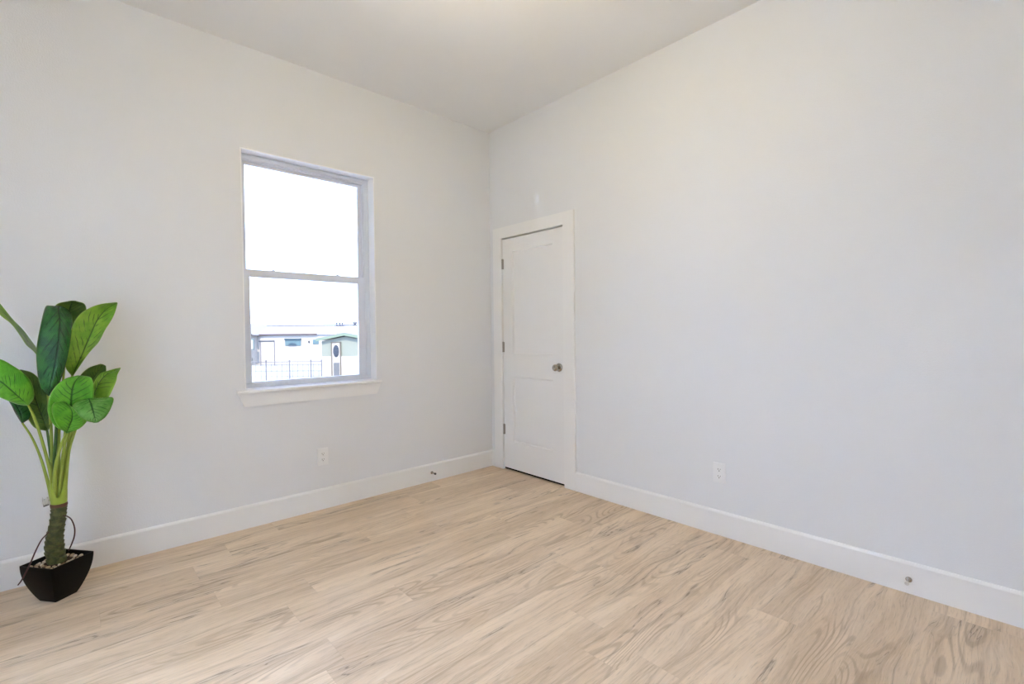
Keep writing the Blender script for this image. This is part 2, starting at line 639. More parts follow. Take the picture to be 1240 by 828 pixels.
# stool and raked apron
SP = 0.044
sL, sR = back(287.3, 472.5, 1, -SP), back(462.6, 459.5, 1, -SP)
aL, aR = back(296.3, 493.2, 1, -0.018), back(456.8, 476.3, 1, -0.018)
tL, tR = back(288.5, 476.0, 1, -0.018), back(462.0, 463.0, 1, -0.018)
zt = WZ0
b = MB()
b.box((sL.x, -SP, zt - 0.019), (sR.x, 0.0, zt), 0.005, 3)
b.box((WX0 + 0.001, -0.002, zt - 0.019), (WX1 - 0.001, FY0 + 0.03, zt), 0.001)
struct(b, 'trim_1', M_TRIM, 'white window stool board', auto=40)
b = MB()
za = (aL.z + aR.z) / 2
b.prism([(tL.x, zt - 0.019), (tR.x, zt - 0.019), (aR.x, za), (aL.x, za)], 1, -0.018, 0.0, 0.002)
struct(b, 'trim_2', M_TRIM, 'white apron with raked ends under the window stool')

# ------------------------------------------------------------------ door and casing
b = MB()
ct = 0.017
zc = DZ + 0.098
for y0, y1 in ((DY0 + CW - 0.002, DY0), (DY1, DY1 - CW)):
    b.box((-ct, y0, 0), (0, y1, zc), 0.0018)
b.box((-ct, DY0 + 0.0005, DZ), (0, DY1 - 0.0005, zc), 0.0018)
struct(b, 'trim_3', M_TRIM, 'flat white casing around the door')
b = MB()
b.box((0, DY0 + 0.02, 0), (TE, DY0, DZ + 0.02))
b.box((0, DY1, 0), (TE, DY1 - 0.02, DZ + 0.02))
b.box((0, DY0, DZ), (TE, DY1, DZ + 0.02))
b.box((0.040, DY0, 0), (0.055, DY0 - 0.012, DZ), 0.001)
b.box((0.040, DY1, 0), (0.055, DY1 + 0.012, DZ), 0.001)
b.box((0.040, DY0, DZ), (0.055, DY1, DZ - 0.012), 0.001)
struct(b, 'trim_4', M_TRIM)

door = empty('door_1', (0.02, (DY0 + DY1) / 2, 0.0), 'white two-panel shaker closet door', kind='structure')
SX0, SX1 = 0.001, 0.036
sy0, sy1, sz0, sz1 = DY0 - 0.004, DY1 + 0.004, 0.020, DZ - 0.010
py0, py1 = -0.293, -0.768
P1, P2 = (1.037, 1.938), (0.263, 0.840)
b = MB()
b.box((SX0, sy0, sz0), (SX1, py0, sz1), 0.0015)
b.box((SX0, py1, sz0), (SX1, sy1, sz1), 0.0015)
e = 0.0012
b.box((SX0, py0 + e, sz0), (SX1, py1 - e, P2[0]), 0.0012)
b.box((SX0, py0 + e, P2[1]), (SX1, py1 - e, P1[0]), 0.0012)
b.box((SX0, py0 + e, P1[1]), (SX1, py1 - e, sz1), 0.0012)
slab = b.build('door_slab', M_DOOR, door)
for za_, zb_ in (P1, P2):
    q = MB()
    # flat recessed field with a narrow sloped sticking all round
    o4 = [q.bm.verts.new((SX0 + 0.0006, y_, z_)) for y_, z_ in ((py0 + 0.001, za_ - 0.001), (py1 - 0.001, za_ - 0.001), (py1 - 0.001, zb_ + 0.001), (py0 + 0.001, zb_ + 0.001))]
    i4 = [q.bm.verts.new((SX0 + 0.0120, y_, z_)) for y_, z_ in ((py0 - 0.009, za_ + 0.009), (py1 + 0.009, za_ + 0.009), (py1 + 0.009, zb_ - 0.009), (py0 - 0.009, zb_ - 0.009))]
    k4 = [q.bm.verts.new((SX1 - 0.008, v_.co.y, v_.co.z)) for v_ in o4]
    for k in range(4):
        q.bm.faces.new((o4[k], o4[(k + 1) % 4], i4[(k + 1) % 4], i4[k]))
        q.bm.faces.new((k4[k], k4[(k + 1) % 4], o4[(k + 1) % 4], o4[k]))
    q.bm.faces.new(i4)
    q.bm.faces.new(k4[::-1])
    bmesh.ops.recalc_face_normals(q.bm, faces=q.bm.faces[:])
    q.build('recessed_panel', M_DOOR, slab)
sw = MB()  # near-black strip: the shade of the gap under the door, put in as colour
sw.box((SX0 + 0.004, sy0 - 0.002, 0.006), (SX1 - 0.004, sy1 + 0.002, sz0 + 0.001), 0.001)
sw.build('gap_shade_strip', mat('gap_shade', (0.012, 0.011, 0.010), 0.8, spec=0.1, vary=0.1), door)
for za_, zb_ in ((1.792, 1.880), (1.052, 1.142), (0.316, 0.406)):
    h = MB()
    hy = DY0 - 0.002
    for i in range(5):
        d0 = za_ + (zb_ - za_) * i / 5
        h.lathe([(0.0, d0), (0.0062, d0), (0.0068, d0 + 0.001), (0.0068, d0 + (zb_ - za_) / 5 - 0.0014), (0.0062, d0 + (zb_ - za_) / 5 - 0.0005), (0, d0 + (zb_ - za_) / 5 - 0.0005)], (-0.0065, hy - 0.004, 0), (0, 0, 1), 16)
    h.lathe([(0, 0), (0.0045, 0.0), (0.003, 0.004), (0, 0.005)], (-0.0065, hy - 0.004, zb_), (0, 0, 1), 12)
    h.box((-0.0022, hy + 0.001, za_), (0.0008, hy - 0.016, zb_), 0.0006)
    h.build('hinge', M_HINGE, door, auto=40)
kp = (SX0, -0.834, 0.945)
k = MB()
k.lathe([(0.0, 0.0), (0.034, 0.0), (0.034, 0.004), (0.0325, 0.008), (0.027, 0.0115), (0.015, 0.014), (0.0, 0.014)], kp, (-1, 0, 0), 40)
rose = k.build('door_knob_rose', M_NICKEL, door, auto=35)
k = MB()
k.lathe([(0.0, 0.012), (0.0115, 0.012), (0.0105, 0.022), (0.012, 0.028), (0.0205, 0.034), (0.0255, 0.042), (0.0268, 0.049), (0.0255, 0.056), (0.0215, 0.0615), (0.014, 0.0645), (0, 0.0655)], kp, (-1, 0, 0), 40)
k.build('door_knob', M_NICKEL, door, smooth=True)


# ------------------------------------------------------------------ outlets
def outlet(c, n, side, label):
    """duplex wall outlet; c centre on the wall, n wall normal, side the direction along the wall"""
    root = empty('wall_outlet', c, label, 'outlet')
    n, s, up = Vector(n), Vector(side), Vector((0, 0, 1))
    mx = Matrix((s, n, up)).transposed().to_4x4()
    mx.translation = Vector(c)

    def place(mb):
        mb.bm.transform(mx)
        bmesh.ops.recalc_face_normals(mb.bm, faces=mb.bm.faces[:])
        return mb
    p = MB()
    p.box((-0.0375, 0.0, -0.060), (0.0375, 0.0080, 0.060), 0.0022, 2)
    place(p).build('cover_plate', M_PLATE, root, auto=50)
    for dz in (0.0205, -0.0205):
        r = MB()
        prof = []
        for i in range(28):
            a = i * 2 * math.pi / 28
            prof.append((max(-0.0165, min(0.0165, 0.0185 * math.cos(a))), dz + max(-0.0135, min(0.0135, 0.0185 * math.sin(a)))))
        r.prism(prof, 1, 0.005, 0.0096)
        rec = place(r).build('receptacle', M_PLATE, root)
        q = MB()
        q.box((-0.0078, 0.0094, dz - 0.001), (-0.0054, 0.0099, dz + 0.0075))
        q.box((0.0054, 0.0094, dz - 0.0002), (0.0078, 0.0099, dz + 0.0065))
        q.lathe([(0, 0.0094), (0.0029, 0.0094), (0.0029, 0.0099), (0, 0.0099)], (0, 0, dz - 0.0072), (0, 1, 0), 14)
        place(q).build('slots', M_SLOT, rec)
    q = MB()
    q.lathe([(0, 0.0075), (0.0032, 0.0075), (0.0030, 0.0088), (0, 0.0092)], (0, 0, 0), (0, 1, 0), 14)
    place(q).build('plate_screw', M_PLATE, root)
    return root


outlet((-1.565, 0, 0.368), (0, -1, 0), (1, 0, 0), 'white duplex outlet on the wall below the window')
outlet((0, -2.114, 0.373), (-1, 0, 0), (0, -1, 0), 'white duplex outlet on the wall right of the door')


# ------------------------------------------------------------------ door stops on the baseboards
def door_stop(c, axis, label, tip):
    root = empty('door_stop', c, label, 'door stop', 'door stops screwed to the baseboards')
    f = MB()
    f.lathe([(0, 0), (0.0125, 0), (0.0125, 0.002), (0.010, 0.005), (0.006, 0.008), (0, 0.008)], c, axis, 24)
    f.build('flange', M_NICKEL, root, auto=40)
    r = MB()
    prof = [(0, 0.007)]
    for i in range(22):
        d = 0.008 + i * 0.0016
        prof += [(0.0042, d), (0.0053, d + 0.0008)]
    prof += [(0, 0.0445)]
    r.lathe(prof, c, axis, 16)
    r.build('spring', M_NICKEL, root, auto=60)
    t = MB()
    t.lathe([(0, 0.0425), (0.0075, 0.0425), (0.0085, 0.046), (0.0085, 0.053), (0.0068, 0.057), (0, 0.058)], c, axis, 20)
    t.build('rubber_tip', tip, root, auto=40)


c1 = back(523.0, 572.0, 1, -BT)
door_stop((c1.x, -BT, c1.z), (0, -1, 0), 'small nickel door stop with a dark tip on the baseboard below the window wall', M_RUBBER_D)
c2 = back(1100.5, 701.5, 0, -BT)
door_stop((-BT, c2.y, c2.z), (-1, 0, 0), 'small nickel door stop with a pale tip on the right wall baseboard', M_RUBBER)

# ------------------------------------------------------------------ lamps out of the frame: one overhead, an added fill in the hall
def globe_lamp(x, y, drop, r, label, col, power):
    lamp = empty('ceiling_lamp', (x, y, H), label, 'lamp')
    b = MB()
    b.lathe([(0, 0), (0.065, 0), (0.065, -0.012), (0.055, -0.022), (0.012, -0.03), (0.008, -0.034), (0.008, -drop + r + 0.03), (0.035, -drop + r + 0.022), (0.045, -drop + r * 0.9), (0, -drop + r * 0.9)], (x, y, H), (0, 0, 1), 32)
    b.build('canopy_and_rod', M_NICKEL, lamp, auto=40)
    b = MB()
    n = 20
    b.lathe([(r * math.sin(math.pi * k / n), -drop - r * math.cos(math.pi * k / n)) for k in range(n + 1)], (x, y, H), (0, 0, 1), 40)
    b.build('glass_globe', emit_material('globe_glow', col, power / (4 * math.pi * r * r * math.pi)), lamp, smooth=True)


globe_lamp(LAMP_AT[0], LAMP_AT[1], 0.34, 0.10, 'white glass globe lamp hanging from the ceiling above the oak floor', LAMP_COL, LAMP_WATTS)
globe_lamp(RX0 - T - 0.65, -0.72, 0.32, 0.20, 'unseen fill lamp, a white globe added on the hall ceiling', HALL_FILL_COL, HALL_FILL_WATTS)  # added out of view to fill the floor and left wall with light
# ------------------------------------------------------------------ artificial banana plant in its black planter
PX, PY = -2.918, -0.262
plant = empty('potted_plant', (PX, PY, 0), 'tall artificial banana plant with broad green leaves in a black square planter on the floor', 'plant')
M_POT = mat('planter_black', (0.005, 0.005, 0.006), 0.50, spec=0.12, vary=0.15, vscale=25)
M_SOIL = mat('dark_soil', (0.05, 0.034, 0.024), 0.95, spec=0.1, bump=(90, 0.8, 0.004), vary=0.4, vscale=60)
M_STALK = mat('stalk_green', (0.30, 0.40, 0.055), 0.42, vary=0.16, vscale=18)
M_STALK_D = mat('stalk_dark_green', (0.055, 0.15, 0.03), 0.42, vary=0.18, vscale=18)
M_SHEATH = mat('sheath_green', (0.32, 0.44, 0.045), 0.42, vary=0.14, vscale=22, bump=(60, 0.2, 0.002))
M_BAND = mat('band_rust', (0.10, 0.040, 0.020), 0.6, vary=0.3, vscale=40)
M_VINE = mat('vine_maroon', (0.055, 0.014, 0.016), 0.45, vary=0.2, vscale=40)
LEAF_BRIGHT = leaf_material('leaf_bright_green', (0.075, 0.360, 0.018), (0.160, 0.520, 0.035), (0.018, 0.115, 0.010))
LEAF_MID = leaf_material('leaf_yellow_green', (0.130, 0.340, 0.020), (0.270, 0.520, 0.050), (0.035, 0.110, 0.012))
LEAF_DARK = leaf_material('leaf_deep_green', (0.012, 0.090, 0.022), (0.030, 0.190, 0.030), (0.005, 0.032, 0.010), 0.27)
LEAF_GLOSS = leaf_material('leaf_glossy_green', (0.075, 0.300, 0.035), (0.190, 0.450, 0.095), (0.018, 0.095, 0.020), 0.16)
LEAF_OLIVE = leaf_material('leaf_olive_green', (0.060, 0.150, 0.018), (0.130, 0.230, 0.030), (0.018, 0.058, 0.010), 0.40)

# pot: square bowl, bulging sides, thin rim
rot = math.radians(37.5)


def square_ring(bm, hw, z, rc=0.006):
    out = []
    for qx, qy, a0 in ((1, 1, 0), (-1, 1, 90), (-1, -1, 180), (1, -1, 270)):
        for k in range(4):
            a = math.radians(a0 + 30 * k)
            x, y = qx * (hw - rc) + rc * math.cos(a), qy * (hw - rc) + rc * math.sin(a)
            out.append(bm.verts.new((PX + x * math.cos(rot) - y * math.sin(rot), PY + x * math.sin(rot) + y * math.cos(rot), z)))
    return out


b = MB()
PH = 0.180
rings = []
for i in range(15):
    t_ = i / 14
    rings.append(square_ring(b.bm, 0.047 + 0.0455 * math.sin(t_ * math.pi / 2) ** 0.92, PH * t_, 0.005))
rings.append(square_ring(b.bm, 0.0875, PH, 0.004))
for i in range(4):
    rings.append(square_ring(b.bm, 0.0865 - 0.004 * i / 3, PH - 0.005 - 0.030 * i / 3, 0.004))
for p, q in zip(rings, rings[1:]):
    for j in range(16):
        b.bm.faces.new((p[j], p[(j + 1) % 16], q[(j + 1) % 16], q[j]))
b.bm.faces.new(rings[0][::-1])
b.bm.faces.new(rings[-1])
bmesh.ops.recalc_face_normals(b.bm, faces=b.bm.faces[:])
b.build('planter', M_POT, plant, auto=35)
SZ = 0.160
b = MB()
n = 22
gv = [[None] * (n + 1) for _ in range(n + 1)]
for i in range(n + 1):
    for j in range(n + 1):
        x, y = (i / n - 0.5) * 0.163, (j / n - 0.5) * 0.163
        r = math.hypot(x, y)
        z = SZ + 0.009 * math.exp(-(r / 0.05) ** 2) + 0.004 * mnoise.noise((x * 40, y * 40, 1))
        gv[i][j] = b.bm.verts.new((PX + x * math.cos(rot) - y * math.sin(rot), PY + x * math.sin(rot) + y * math.cos(rot), z))
for i in range(n):
    for j in range(n):
        b.bm.faces.new((gv[i][j], gv[i + 1][j], gv[i + 1][j + 1], gv[i][j + 1]))
b.build('soil', M_SOIL, plant, smooth=True)

# trunk: leaning, ringed
def trunk_material():
    g = G('trunk_bark')
    ob = g.coord()
    x, y, z = g.sep(ob)
    n1 = g.noise(ob, 55.0, 4, 0.6)
    n2 = g.noise(g.comb(g.math('MULTIPLY', x, 20.0), g.math('MULTIPLY', y, 20.0), g.math('MULTIPLY', z, 160.0)), 1.0, 3)
    c = g.mix(g.smooth(n1, 0.35, 0.65), (0.035, 0.052, 0.014), (0.095, 0.110, 0.030))
    c = g.mix(g.math('MULTIPLY', g.smooth(n2, 0.52, 0.72), 0.6), c, (0.050, 0.035, 0.018))
    g.t.links.new(c, g.b.inputs['Base Color'])
    g.b.inputs['Roughness'].default_value = 0.6
    g.bump(n2, 0.6, 0.004)
    return g.M


ty = PY
spine = [back(70.0, 684, 1, ty), back(66.3, 664, 1, ty), back(66.3, 650, 1, ty), back(69.3, 634, 1, ty), back(71.3, 618, 1, ty), back(71.4, 611, 1, ty)]
trad = [0.0350, 0.0350, 0.0315, 0.0285, 0.0280, 0.0285]
P = resample(spine, 150)
b = MB()
prev = None
for i, p in enumerate(P):
    f = i / 150 * 5
    k = min(int(f), 4)
    r0 = trad[k] + (trad[k + 1] - trad[k]) * (f - k)
    row = []
    for j in range(36):
        a = j * 2 * math.pi / 36
        tilt = 0.22 * math.sin(a + 0.8) + 0.35 * mnoise.noise((math.cos(a) * 1.3, math.sin(a) * 1.3, i * 0.03))
        ph = (i / 150 * 12 + tilt) % 1.0
        rr = r0 * (0.94 + 0.15 * (ph ** 1.2)) + 0.0012 * mnoise.noise((math.cos(a) * 3, math.sin(a) * 3, i * 0.12))
        row.append(b.bm.verts.new((p.x + rr * math.cos(a), p.y + rr * math.sin(a), p.z)))
    if prev:
        for j in range(36):
            b.bm.faces.new((prev[j], prev[(j + 1) % 36], row[(j + 1) % 36], row[j]))
    prev = row
b.bm.faces.new(prev)
b.build('trunk', trunk_material(), plant, smooth=True)
top = P[-1]
b = MB()
b.lathe([(0.0270, -0.010), (0.0305, -0.006), (0.0315, 0.001), (0.0305, 0.008), (0.0275, 0.014)], top, (0, 0, 1), 30)
b.build('trunk_band', M_BAND, plant, smooth=True)

# sheath: yellow-green cup of two points with a notch between them, facing the room
b = MB()
NS, NR = 48, 14
grid = []
for i in range(NR + 1):
    row = []
    for j in range(NS):
        a = j * 2 * math.pi / NS
        c = math.cos(a + 0.12)
        hmax = 0.034 + (0.165 if c < 0 else 0.135) * abs(c) ** 2.0
        t_ = i / NR
        z = 0.006 + hmax * t_
        r = 0.0295 + 0.010 * t_ * (1 - t_) - 0.004 * t_ * max(0, abs(c) - 0.4)
        sq = 1 - 0.15 * t_
        row.append(b.bm.verts.new((top.x + 0.001 * t_ + r * math.cos(a), top.y + r * sq * math.sin(a) - 0.006 * t_, top.z + z)))
    grid.append(row)
for i in range(NR):
    for j in range(NS):
        b.bm.faces.new((grid[i][j], grid[i][(j + 1) % NS], grid[i + 1][(j + 1) % NS], grid[i + 1][j]))
bmesh.ops.recalc_face_normals(b.bm, faces=b.bm.faces[:])
sh = b.build('leaf_sheath', M_SHEATH, plant, smooth=True)
so = sh.modifiers.new('thick', 'SOLIDIFY')
so.thickness = 0.0028
so.offset = -1


def make_leaf(material, L, Mi, R, d, e, stalk, rad, smat=None, ripple=0.006, freq=3.0, label=None):
    """leaf blade lofted through left edge, midrib and right edge; d depth of the midrib, e depth offset of the edges"""
    n = len(Mi)
    e = e if isinstance(e[0], (list, tuple)) else [e] * n
    def pts(src, off):
        return [back(q[0], q[1], 1, d[i] + (e[i][off] if off is not None else 0)) for i, q in enumerate(src)]
    Lp, Mp, Rp = pts(L, 0), pts(Mi, None), pts(R, 1)
    NV, NU = 36, 16
    Lr, Mr, Rr = resample(Lp, NV), resample(Mp, NV), resample(Rp, NV)
    b = MB()
    uvs = []
    grid = []
    ph = random.uniform(0, 6)
    for i in range(NV + 1):
        row = []
        for j in range(NU + 1):
            u = j / NU
            a, m_, c = Lr[i], Mr[i], Rr[i]
            k = 2 * (u - 0.5) * (u - 1), 4 * u * (1 - u), 2 * u * (u - 0.5)
            p = a * k[0] + m_ * k[1] + c * k[2]
            s = abs(2 * u - 1)
            v = i / NV
            taper = min(1, 5 * v, 5 * (1 - v))
            p = p + Vector((0, -1, 0)) * (ripple * taper * s * s * math.sin(v * freq * 2 * math.pi + ph + (2.0 if u > 0.5 else 0)))
            p = p + Vector((0, 1, 0)) * (0.0022 * taper * max(0, 1 - s * 6))     # crease along the midrib
            row.append(b.bm.verts.new(p))
            uvs.append((u, v))
        grid.append(row)
    b.bm.verts.index_update()
    for i in range(NV):
        for j in range(NU):
            b.bm.faces.new((grid[i][j], grid[i][j + 1], grid[i + 1][j + 1], grid[i + 1][j]))
    o = b.build('leaf', material, plant, smooth=True)
    me = o.data
    ul = me.uv_layers.new(name='UVMap')
    for lp in me.loops:
        ul.data[lp.index].uv = uvs[lp.vertex_index]
    so = o.modifiers.new('thick', 'SOLIDIFY')
    so.thickness = 0.0012
    so.offset = 0
    if label:
        o['label'] = label
    t = MB()
    t.tube([back(q[0], q[1], 1, q[2]) for q in stalk], rad, 10, 8)
    t.build('leaf_stalk', smat or M_STALK, o, smooth=True)
    return o


# drooping dark leaf in front
make_leaf(LEAF_DARK,
          [(62, 371.5), (55, 371.5), (48.8, 396), (44, 424), (45.5, 452), (51, 471.5), (58.2, 479)],
          [(73, 370.5), (71, 375), (72.5, 392), (70, 421), (65, 448), (60.5, 468), (59, 479.3)],
          [(84, 376), (87, 383), (87, 396), (84.5, 418), (79, 443), (70, 468), (59.8, 479.2)],
          [-0.25, -0.30, -0.345, -0.375, -0.39, -0.395, -0.40], (0.035, 0.03),
          [(74, 371, -0.25), (73, 420, -0.235), (68, 520, -0.25), (66, 560, -0.255), (69, 600, -0.262)], [0.004, 0.005, 0.006, 0.007, 0.008], M_STALK_D, 0.011, 2.6,
          'dark green drooping leaf')
make_leaf(LEAF_OLIVE,
          [(76, 428), (66, 402), (63.5, 380), (69, 368.2), (84, 364.3)],
          [(79, 428), (81, 402), (83, 382), (85.5, 371), (88, 364)],
          [(82, 428), (97, 402), (103.5, 383), (103.3, 369), (92, 364.3)],
          [-0.205, -0.195, -0.19, -0.20, -0.225], (-0.015, -0.02),
          [(79, 427, -0.205), (73.5, 500, -0.23), (71.4, 524, -0.24), (70.7, 570, -0.25), (70.5, 600, -0.262)], [0.004, 0.0055, 0.006, 0.007, 0.008])
make_leaf(LEAF_MID,
          [(86.8, 455), (79, 443), (81, 420), (86.5, 398), (95, 382.5), (108, 373), (123, 368), (141, 366)],
          [(87.5, 455.5), (91, 447), (98, 432), (105, 416), (111, 402), (117.5, 388), (128, 375), (142, 366.3)],
          [(88.3, 455.5), (96, 443), (107.5, 427), (119, 414.5), (127, 400), (133, 390.5), (139, 379), (142.4, 367)],
          [-0.25, -0.262, -0.282, -0.292, -0.288, -0.275, -0.25, -0.225], (-0.035, -0.015),
          [(87.5, 454, -0.25), (83, 490, -0.25), (78.7, 525, -0.255), (77, 560, -0.26), (75.5, 600, -0.264)], [0.004, 0.0055, 0.006, 0.007, 0.008], None, 0.010, 3.0)
# leaf turned edge-on, reaching out to the left
make_leaf(LEAF_MID,
          [(48.5, 428), (43, 419.5), (36, 410), (28, 399.3), (15, 386.3), (0, 367.5), (-18, 349), (-40, 335)],
          [(50, 433), (42, 422.3), (34, 414), (26.5, 403.5), (15, 389.5), (0, 374), (-17, 355), (-40, 336)],
          [(50.5, 438), (41, 425.5), (32, 417.5), (25.2, 407.5), (14, 392.3), (0, 381), (-16, 361), (-40, 337)],
          [-0.22, -0.225, -0.23, -0.235, -0.24, -0.25, -0.25, -0.25], [(0.0, 0.0), (0.05, -0.05), (0.06, -0.06), (0.05, -0.055), (0.02, -0.03), (0.04, -0.05), (0.03, -0.04), (0, 0)],
          [(50, 433, -0.22), (57, 470, -0.225), (61.5, 514, -0.235), (62.7, 560, -0.25), (66, 600, -0.262)], [0.004, 0.005, 0.006, 0.007, 0.008], None, 0.003)
make_leaf(LEAF_BRIGHT,
          [(35.5, 489.5), (41.3, 480), (38.5, 464), (29.5, 452.5), (15, 442.5), (0, 434.7), (-20, 432), (-45, 450)],
          [(34.3, 490.8), (30, 486.5), (23, 480.7), (15, 473.5), (7, 466.5), (0, 461.6), (-20, 452), (-45, 450.5)],
          [(33.2, 491), (28, 490.6), (20, 489), (12.7, 486.6), (6, 483.7), (0, 480.8), (-20, 470), (-45, 451)],
          [-0.35, -0.365, -0.38, -0.395, -0.405, -0.41, -0.42, -0.42], (0.02, 0.03),
          [(34.3, 490.5, -0.35), (40, 502, -0.335), (47, 521, -0.32), (55, 548, -0.30), (61.5, 575, -0.282), (65, 603, -0.264)], [0.0038, 0.005, 0.0055, 0.006, 0.007, 0.008], None, 0.004, 2.0)
make_leaf(LEAF_OLIVE,
          [(55.8, 521.5), (43, 518.5), (34, 507), (26, 486), (21.5, 466), (24, 447.6)],
          [(57, 521.5), (52, 506.5), (47, 494.5), (41.5, 479), (33, 462), (25, 447.3)],
          [(58.2, 521.5), (62, 511), (60.5, 492), (55, 470), (41, 452.5), (26, 447.4)],
          [-0.235, -0.215, -0.20, -0.19, -0.185, -0.185], (-0.02, -0.02),
          [(57, 521, -0.235), (60.5, 545, -0.245), (64, 575, -0.25), (68, 603, -0.255)], [0.0045, 0.0055, 0.0065, 0.008], M_STALK_D, 0.005)
make_leaf(LEAF_DARK,
          [(26.3, 512.3), (20, 503), (14, 491), (5, 478), (-9, 464)],
          [(27, 512.6), (25.5, 503), (20.5, 492), (10, 480), (-8, 464)],
          [(27.8, 512.4), (36.2, 505), (37, 491), (24, 474), (-7, 464)],
          [-0.26, -0.265, -0.27, -0.275, -0.28], (0.02, 0.015),
          [(27, 512, -0.26), (38.8, 530, -0.258), (49, 553.6, -0.258), (58, 584, -0.258), (63, 606, -0.26)], [0.0036, 0.0042, 0.005, 0.0065, 0.008], None, 0.004)
make_leaf(LEAF_OLIVE,
          [(99.3, 478), (95, 463), (98, 453.5), (108, 445), (121, 440.6)],
          [(100, 478.5), (106.5, 467), (112, 459.5), (117, 452), (124.5, 441)],
          [(100.8, 478), (114, 466), (121, 459), (128, 450), (128.3, 443)],
          [-0.21, -0.20, -0.195, -0.195, -0.20], (-0.012, -0.02),
          [(100, 478, -0.21), (90, 505, -0.225), (84.5, 525, -0.235), (81.6, 545, -0.245), (79, 575, -0.255), (77, 603, -0.262)], [0.0038, 0.005, 0.005, 0.0055, 0.0065, 0.008])
make_leaf(LEAF_MID,
          [(107.7, 491.3), (111.5, 475), (114, 462.5), (122, 452), (135, 447.5), (146, 445)],
          [(108.5, 492), (114, 477), (120, 463.5), (128, 454.3), (137, 449.7), (146, 445.2)],
          [(109.6, 492), (128, 484), (135.8, 473), (140.5, 461.5), (142.5, 453), (146.2, 445.5)],
          [-0.285, -0.285, -0.275, -0.26, -0.245, -0.23], (0.0, -0.03),
          [(108.5, 491.5, -0.285), (95, 510, -0.285), (87, 524, -0.28), (82.5, 545, -0.275), (80, 575, -0.27), (78.5, 603, -0.264)], [0.0038, 0.0045, 0.005, 0.0055, 0.0065, 0.008])
# the three bright leaves facing the room
make_leaf(LEAF_BRIGHT,
          [(81.7, 524), (66, 515.5), (57.6, 498), (60.5, 479), (68, 467), (80, 458), (94, 454.4)],
          [(82.5, 524.5), (84, 510), (85.5, 495), (86.5, 482), (88, 470), (91.5, 461), (97, 454.5)],
          [(83.3, 524), (98, 517.5), (108, 505), (113, 487), (113.5, 470), (110.5, 457.5), (100, 454.6)],
          [-0.31, -0.355, -0.385, -0.395, -0.385, -0.365, -0.335], (-0.015, 0.02),
          [(82.5, 524, -0.31), (77, 545, -0.30), (73, 580, -0.285), (72, 605, -0.264)], [0.0045, 0.0055, 0.007, 0.008], None, 0.005, 2.0)
make_leaf(LEAF_BRIGHT,
          [(79.6, 524), (69, 514), (63, 500), (64.5, 488.8), (75, 485.6)],
          [(80.3, 524.5), (84, 515), (87.5, 506), (86.5, 496), (78, 486.3)],
          [(81.2, 524.3), (97, 518), (101, 508), (92, 497.5), (80, 487)],
          [-0.385, -0.425, -0.445, -0.45, -0.44], (-0.02, -0.005),
          [(80.3, 524, -0.385), (73.6, 540, -0.345), (67, 569, -0.312), (66.5, 605, -0.264)], [0.0042, 0.0055, 0.0075, 0.010], None, 0.003, 1.5)
make_leaf(LEAF_GLOSS,
          [(103.5, 481.8), (96, 484), (87.8, 492), (94, 501.5), (104, 509), (113, 511.6)],
          [(106, 481.3), (108, 484), (110.5, 490), (112.5, 497), (114.5, 504.5), (116, 511.8)],
          [(108.5, 481.5), (122, 481.6), (137, 481.6), (134.5, 493.5), (128, 504.5), (119, 511.2)],
          [-0.36, -0.395, -0.44, -0.47, -0.49, -0.50], (0.012, 0.02),
          [(106, 481.5, -0.36), (99, 500, -0.32), (90, 525, -0.30), (83, 550, -0.285), (78, 604, -0.264)], [0.0038, 0.0045, 0.005, 0.006, 0.008], None, 0.003, 1.5,
          'glossy green leaf bent towards the room')

# two thin maroon vine stems
for pts in ([(76, 624.5, -0.29), (80.5, 624.6, -0.285), (86.5, 629, -0.262), (90.3, 639, -0.245), (90, 649, -0.235), (87, 658, -0.228), (83, 667, -0.222)],
            [(59, 644, -0.29), (56.3, 647, -0.30), (50, 654, -0.325), (43, 667.4, -0.35), (36.5, 682.5, -0.365), (27, 701, -0.378), (21.6, 708.5, -0.38)]):
    t = MB()
    t.tube([back(q[0], q[1], 1, q[2]) for q in pts], [0.0022, 0.0026, 0.0026, 0.0028, 0.0030, 0.0030, 0.0024], 10, 8)
    o = t.build('vine_stem', M_VINE, plant, smooth=True)
    o['label'] = 'thin maroon curling stem'

# crumpled clear tag and clip beside the sheath
M_TAG = mat('tag_film', (0.75, 0.76, 0.74), 0.15, spec=0.6, vary=0.05)
M_CLIP = mat('clip_grey', (0.10, 0.10, 0.09), 0.3, metal=0.6, vary=0.1)
q0 = back(60, 606, 1, PY)
tg = MB()
gx = []
for i in range(9):
    row = []
    for j in range(5):
        p = back(59.5 - 8.5 * i / 8, 603 + 8.5 * j / 4 - 1.5 * math.sin(i * 0.9), 1, PY - 0.006 + 0.010 * math.sin(i * 1.5 + j * 1.1))
        row.append(tg.bm.verts.new(p))
    gx.append(row)
for i in range(8):
    for j in range(4):
        tg.bm.faces.new((gx[i][j], gx[i + 1][j], gx[i + 1][j + 1], gx[i][j + 1]))
o = tg.build('plastic_tag', M_TAG, plant, smooth=True)
sm = o.modifiers.new('thick', 'SOLIDIFY')
sm.thickness = 0.0008
o['label'] = 'crumpled clear tag'
cl = MB()
cl.tube([back(52.8, 613.2, 1, PY - 0.012), back(55.5, 612, 1, PY - 0.014), back(59.5, 610.8, 1, PY - 0.010)], [0.0028, 0.0036, 0.0026], 10, 6)
cl.build('clip', M_CLIP, o, smooth=True)

